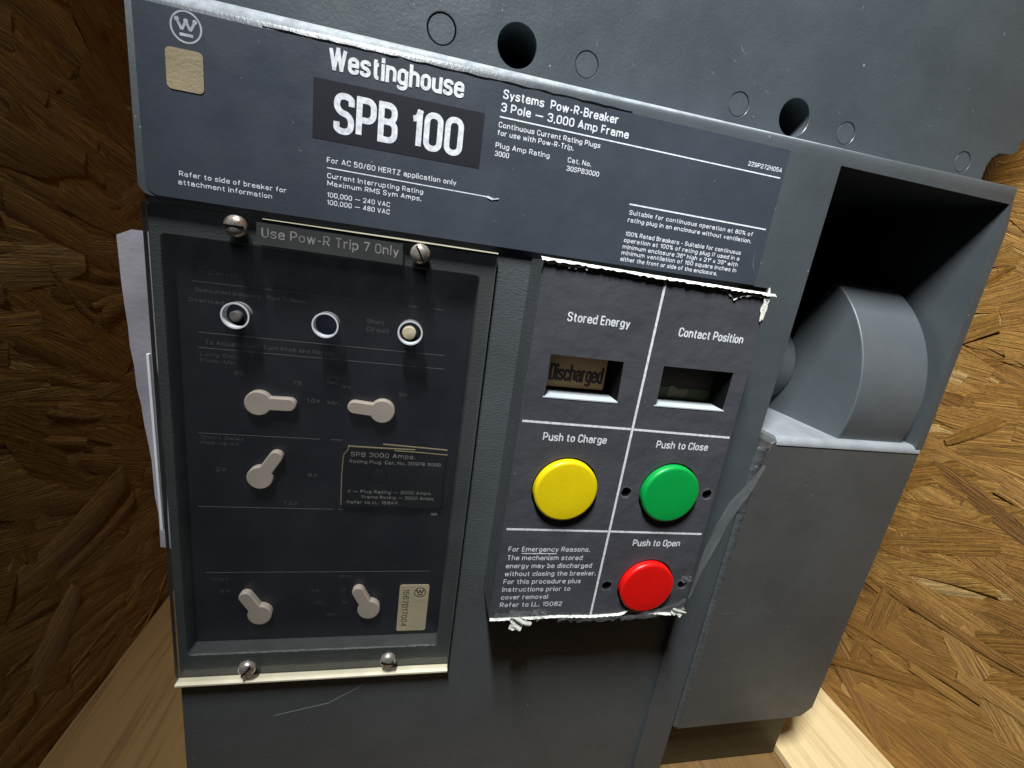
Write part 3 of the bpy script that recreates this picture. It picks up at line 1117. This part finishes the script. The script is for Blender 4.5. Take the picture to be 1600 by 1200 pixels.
pt('Stored Energy', 162.5, 192.5, -72.9, 4.2)
pt('Contact Position', 217.6, 252.4, -73.9, 4.3)
pt('Push to Charge', 160.4, 192.8, -130.0, 4.2)
pt('Push to Close', 219.8, 249.1, -130.6, 4.1)
pt('Push to Open', 219.7, 247.9, -187.7, 4.2)
for i, (s, x1) in enumerate((('For Emergency Reasons,', 196.1), ('The mechanism stored', 192.8), ('energy may be discharged', 199.0), ('without closing the breaker.', 202.2), ('For this procedure plus', 194.5), ('Instructions prior to', 189.5), ('cover removal', 177.7), ('Refer to I.L. 15082', 186.4))):
    pt(s, 152.2, x1, -191.2 - (0 if i == 0 else 0.3 + 4.81 * i), 2.9, 0.008)
pb(159.4, -192.4, 178.0, -192.5, 0.35)
pb(205.4, -49.2, 204.4, -232.4, 1.05)
pb(149.2, -120.9, 204.2, -121.5, 0.95)
pb(205.6, -121.6, 260.0, -122.6, 0.95)
pb(149.6, -178.3, 203.8, -178.9, 0.95)
pb(205.2, -178.9, 259.6, -179.8, 0.95)
obj('lettering', bm, M['ink'], pl, recalc=False)

for nm, x, z, r in BUT:
    c = pp(x, z)
    r *= KP
    bm = new_bm()
    prof = [(r, PF + 12), (r, PF - 1.9)]
    for i in range(1, 7):
        t = math.radians(90 * i / 6)
        prof.append((r - 1.5 + 1.5 * math.cos(t), PF - 1.9 - 1.3 * math.sin(t)))
    prof += [(r * 0.55, PF - 3.3), (0, PF - 3.3)]
    lathe(bm, c[0], c[1], prof, 64)
    obj('push_button', bm, M[nm], pan, label=nm + ' round push button', angle=50)

for k, w in enumerate((win1, win2)):
    ws = ppl(w)
    x0, x1 = min(p[0] for p in ws), max(p[0] for p in ws)
    z0, z1 = min(p[1] for p in ws), max(p[1] for p in ws)
    bm = new_bm()
    box(bm, x0 - 3, x1 + 3, PF + 13.0, PF + 14.0, z0 - 0.2, z1 + 3)
    iw = obj('indicator_window', bm, M['dark'], BR)
    bm = new_bm()
    box(bm, x0 - 0.4, x1 + 0.1, PF - 0.5, PF + 12.9, z0 - 0.5, z0 + 0.25)
    obj('sill', bm, M['sill'], iw, bevel=0.15, segs=2)
    bm = new_bm()
    if k == 0:
        FD = PF + 11.5
        kf = 1 + FD / CAMD
        a, b = deep(150, -103.2, kf), deep(185.6, -85.5, kf)
        box(bm, a[0], b[0], FD, PF + 12.9, a[1], b[1])
        fg = obj('flag', bm, M['flag'], iw)
        bm = new_bm()
        a, b = deep(158.4, -100.3, kf), deep(184.6, -100.3, kf)
        text(bm, 'Discharged', a[0], b[0], a[1], 7.6, FD - 0.08, 0.016)
        obj('lettering', bm, M['black_ink'], fg, recalc=False)
    else:
        FD = PF + 11.5
        kf = 1 + FD / CAMD
        a, b = deep(212, -110, kf), deep(245, -98.5, kf)
        box(bm, a[0], b[0], FD, PF + 12.9, a[1], b[1])
        fg = obj('flag', bm, M['flag_green'], iw)
        bm = new_bm()
        q = [deep(x, z, kf) for x, z in ((219, -103.6), (229.5, -102.8), (230, -98.8), (224.5, -99.6), (221.5, -97.5), (219.5, -98))]
        prism(bm, q, FD - 0.1, FD)
        obj('patch', bm, M['flag_patch'], fg)
        bm = new_bm()
        a, b = deep(212, -98.4, kf), deep(245, -86, kf)
        box(bm, a[0], b[0], FD + 0.3, PF + 12.9, a[1], b[1])
        obj('flag', bm, plain('brown_flag', (0.018, 0.010, 0.004), 0.7), iw)


# torn label edges and clinging film
def ribbon(bm, path, w0, w1, y, seed, jag, lift, n=46, tilt=0.0):
    """ragged strip along a path of (x,z); hangs from w0 above to w1 below with crumpled depth."""
    rnd = random.Random(seed)
    segs = []
    tot = sum((Vector(b) - Vector(a)).length for a, b in zip(path, path[1:]))
    for i in range(n + 1):
        s = tot * i / n
        for a, b in zip(path, path[1:]):
            l = (Vector(b) - Vector(a)).length
            if s <= l + 1e-6:
                break
            s -= l
        p = Vector(a).lerp(Vector(b), min(1, s / l))
        segs.append(p)
    rows = []
    for p in segs:
        up = w0 * (1 + rnd.uniform(-jag, jag))
        dn = w1 * (1 + rnd.uniform(-jag, jag) * 1.6)
        rows.append([bm.verts.new((p.x + rnd.uniform(-.15, .15), y - rnd.uniform(0, lift) + tilt * 0.5, p.y + up)),
                     bm.verts.new((p.x, y - rnd.uniform(0.2, 1.0) * lift, p.y)),
                     bm.verts.new((p.x + rnd.uniform(-.3, .3), y - rnd.uniform(0, lift) * 0.8 - tilt, p.y - dn))])
    for a, b in zip(rows, rows[1:]):
        for j in range(2):
            bm.faces.new((a[j], b[j], b[j + 1], a[j + 1]))


def crumple(bm, cx, cz, w, h, y, seed, lift=2.0, n=9):
    """small scrap of film curled into a few soft folds."""
    rnd = random.Random(seed)
    f = [(rnd.uniform(2.5, 6.5), rnd.uniform(2.5, 6.5), rnd.uniform(0, 6.3)) for _ in range(3)]
    hs = [(k, rnd.uniform(-.22, .22), rnd.uniform(0, 6.3)) for k in (2, 3, 5, 7)]
    g = []
    for i in range(n + 1):
        row = []
        for j in range(n + 1):
            u, v = 2 * i / n - 1, 2 * j / n - 1
            x, z = u * math.sqrt(1 - v * v / 2), v * math.sqrt(1 - u * u / 2)
            a = math.atan2(z, x)
            k = 0.5 * (1 + sum(c * math.cos(q * a + p) for q, c, p in hs) * math.hypot(x, z))
            yy = sum(math.sin(a2 * u + b2 * v + c2) for a2, b2, c2 in f) / 3
            row.append(bm.verts.new((cx + w * x * k, y - lift * (0.55 + 0.45 * yy), cz + h * z * k)))
        g.append(row)
    for i in range(n):
        for j in range(n):
            bm.faces.new((g[i][j], g[i + 1][j], g[i + 1][j + 1], g[i][j + 1]))


def shred(name, mat, maker, *args):
    bm = new_bm()
    maker(bm, *args)
    obj(name, bm, mat, pan, recalc=False, angle=180)


shred('torn_edge', M['torn'], ribbon, ppl([(146.8, -47.6), (204, -48.5), (262.8, -49.0)]), 0.25, 0.75, PF - 0.45, 2, 0.3, 0.35, 90, 1.2)
shred('torn_edge', M['torn'], ribbon, ppl([(148.6, -48.6), (158, -49.6), (172, -49.0)]), 0.2, 0.5, PF - 0.6, 4, 0.9, 0.7, 20)
shred('torn_edge', M['torn'], ribbon, ppl([(233, -50.0), (238, -51.4), (241.5, -54.0), (245, -51.6), (252, -50.8), (262, -52.0)]), 0.3, 0.35, PF - 0.5, 9, 0.8, 0.7, 26)
shred('torn_edge', M['torn'], crumple, *pp(258.4, -54.5), 3.2, 12.0, PF - 0.4, 3, 1.0)
shred('torn_edge', M['torn'], crumple, *pp(163.6, -234.6), 9.5, 7.5, PF - 0.4, 5, 2.5)
shred('film_shred', M['tape'], crumple, *pp(174.0, -229.4), 7.0, 5.5, PF - 0.6, 6, 2.5)
shred('film_shred', M['tape'], crumple, *pp(160.5, -229.5), 5.0, 6.0, PF - 0.5, 7, 1.4)
shred('torn_edge', M['torn'], crumple, *pp(257.6, -230.0), 8.5, 5.0, PF - 0.4, 8, 2.4)
shred('torn_edge', M['torn'], ribbon, ppl([(147.8, -232.4), (165, -232.2), (185, -231.6), (205, -232.2), (222, -231.4), (226, -228.8), (232, -230.4), (261, -232.8)]), 0.3, 0.35, PF - 0.4, 12, 0.45, 0.5, 90, 0.7)
shred('film_shred', M['tape'], crumple, *pp(257.6, -208.5), 6.0, 4.5, PF - 0.4, 18, 1.0, 9)
shred('film_shred', M['tape'], ribbon, ppl([(184, -230), (200, -230.5), (222, -230.2), (240, -227), (258, -219)]), 0.5, 1.6, PF - 3.6, 21, 0.5, 0.5, 40)
shred('film_shred', M['tape'], ribbon, ppl([(222, -231), (240, -229.5), (258, -226)]), 1.4, 1.2, PF - 3.8, 23, 0.2, 0.4, 30)
shred('film_shred', M['tape'], ribbon, ppl([(150, -231), (165, -229), (180, -229)]), 2.0, 1.2, PF - 0.8, 25, 0.5, 1.0, 30)
shred('film_shred', M['tape'], ribbon, ppl([(186, -231.6), (196, -229.5)]), 0.3, 1.2, PF - 0.9, 26, 0.5, 1.2, 12)
for x, z, r in SH:
    shred('film_shred', M['tape'], ribbon, ppl(circle(x, z, r + 0.5, 20)), 0.35, 0.5, PF - 0.35, int(x), 0.5, 0.3, 26)
# loose film bridging the panel and the seam of the cover box
bm = new_bm()
rows = []
PTH = [(285.5, -137), (279, -146), (271, -158), (266, -172), (263.5, -188), (262.5, -205), (262.0, -222)]
for i in range(37):
    t = i / 36 * (len(PTH) - 1)
    k = min(len(PTH) - 2, int(t))
    x, z = Vector(PTH[k]).lerp(Vector(PTH[k + 1]), t - k)
    w = 1.0 + 6.0 * math.sin(math.pi * min(1, (i / 36) ** 0.8)) ** 1.1
    rows.append([bm.verts.new((x + w * (j / 4), -0.4 - 1.0 * math.sin(math.pi * i / 36) - 0.4 * abs(math.sin(j * 1.3 + i * .25)), z - w * .35 * (j / 4))) for j in range(5)])
for a, b in zip(rows, rows[1:]):
    for j in range(4):
        bm.faces.new((a[j], b[j], b[j + 1], a[j + 1]))
obj('loose_film', bm, M['tape'], BR, recalc=False, angle=60)

# scratches and nicks on the cover box, the back moulding and the name plate
def scuffs(parent, y, lines, mat):
    for i, (xa, za, xb, zb, w) in enumerate(lines):
        bm = new_bm()
        xm, zm = (xa + xb) / 2 + (zb - za) * .12, (za + zb) / 2 - (xb - xa) * .12
        prism(bm, [(xa, za), (xm - w * .3, zm - w * .3), (xb, zb), (xm + w * .3, zm + w * .3)], y - 0.03, y + 0.02)
        obj('scratch', bm, mat, parent)


SCUFF_BOX = [(284, -232.3, 297, -233.2, 0.14), (317.5, -231.6, 320.6, -232.6, 0.35), (320.6, -232.6, 323.4, -235.0, 0.3), (322.6, -152.4, 324.2, -155.0, 0.5), (337, -243.4, 342.4, -246.3, 0.2), (337.5, -184.1, 343.5, -185.0, 0.18), (309, -170, 315, -171, 0.14), (352, -208, 357, -211.5, 0.14), (300, -268, 304, -271, 0.16), (340, -128.6, 349, -129.2, 0.14)]
SCUFF_PLATE = [(249, 47, 251.6, 48.6, 0.5), (223, 53.5, 228.6, 47.6, 0.3), (212.1, 40.6, 216, 37.9, 0.25), (305, 56.2, 306.4, 56.1, 0.35), (222.5, 45.6, 223.6, 45.0, 0.5), (240, 38.5, 244, 36.3, 0.22), (176, 36.0, 179, 33.2, 0.2), (160, 40, 161, 37, 0.3), (118, 44, 124, 43, 0.2), (96, 40, 98, 38.6, 0.4), (87, 36, 88.2, 35.4, 0.5), (330, 42, 338, 40.5, 0.16), (281, 37, 283, 35.5, 0.25)]
SCUFF_LABEL = [(51.4, -23.0, 53.6, -23.8, 0.35), (49.2, -14.2, 50.6, -15.4, 0.25), (88.0, -2.2, 88.8, -3.2, 0.3), (33, -4, 33.7, -4.5, 0.35), (92, -36.5, 93, -37.2, 0.25), (136, -32, 138, -33.2, 0.2), (205, -12, 208, -13.6, 0.15), (246, -31, 249.8, -42, 0.3)]
SCR = plain('bare_scratch', (0.16, 0.175, 0.18), 0.5, mott=0.3, scale=3000)
scuffs(cb, 0.0, SCUFF_BOX, SCR)
scuffs(plate, PY, SCUFF_PLATE, SCR)
scuffs(lab, -0.3, SCUFF_LABEL, SCR)
# hairline scratch across the lower body and the side sheet
bm = new_bm()
pth = [(43, -291.5), (56, -288.5), (69, -285.5), (76, -281), (83, -276.5), (90, -270)]
for a, b in zip(pth, pth[1:]):
    bar(bm, *a, *b, 0.35, 1.9, 2.02)
obj('scratch', bm, plain('scratched_plastic', (0.2, 0.21, 0.21), 0.6), BR)
bm = new_bm()
KS = 1 + 34 / CAMD
n = 16
rows = []
rnd = random.Random(4)
for i in range(n + 1):
    t = i / n
    xl, z = deep(-7.9 + 6.6 * t, -61.5 - 128 * t, KS)
    xr = 6.0
    rows.append([(xl + (xr - xl) * j / 5 + rnd.gauss(0, .25), 34 - 1.6 * math.sin(j * 1.1 + i * .4) + rnd.gauss(0, .25), z + (3.0 if j else 0) * (i == 0)) for j in range(6)])
f = [[bm.verts.new(p) for p in r] for r in rows]
bk = [[bm.verts.new((p[0], p[1] + 0.6, p[2])) for p in r] for r in rows]
for i in range(n):
    for j in range(5):
        bm.faces.new((f[i][j], f[i][j + 1], f[i + 1][j + 1], f[i + 1][j]))
        bm.faces.new((bk[i][j], bk[i + 1][j], bk[i + 1][j + 1], bk[i][j + 1]))
for i in range(n):
    bm.faces.new((f[i][0], f[i + 1][0], bk[i + 1][0], bk[i][0]))
    bm.faces.new((f[i][5], bk[i][5], bk[i + 1][5], f[i + 1][5]))
for j in range(5):
    bm.faces.new((f[0][j], bk[0][j], bk[0][j + 1], f[0][j + 1]))
    bm.faces.new((f[n][j], f[n][j + 1], bk[n][j + 1], bk[n][j]))
sh = obj('side_sheet', bm, M['card'], BR, angle=50)
bm = new_bm()
a, b = deep(-0.6, -104, 1 + 30 / CAMD), deep(-0.2, -181, 1 + 30 / CAMD)
bar(bm, a[0], a[1], b[0], b[1], 1.1, 29, 31)
obj('lit_fold', bm, M['card_edge'], sh, bevel=0.2)
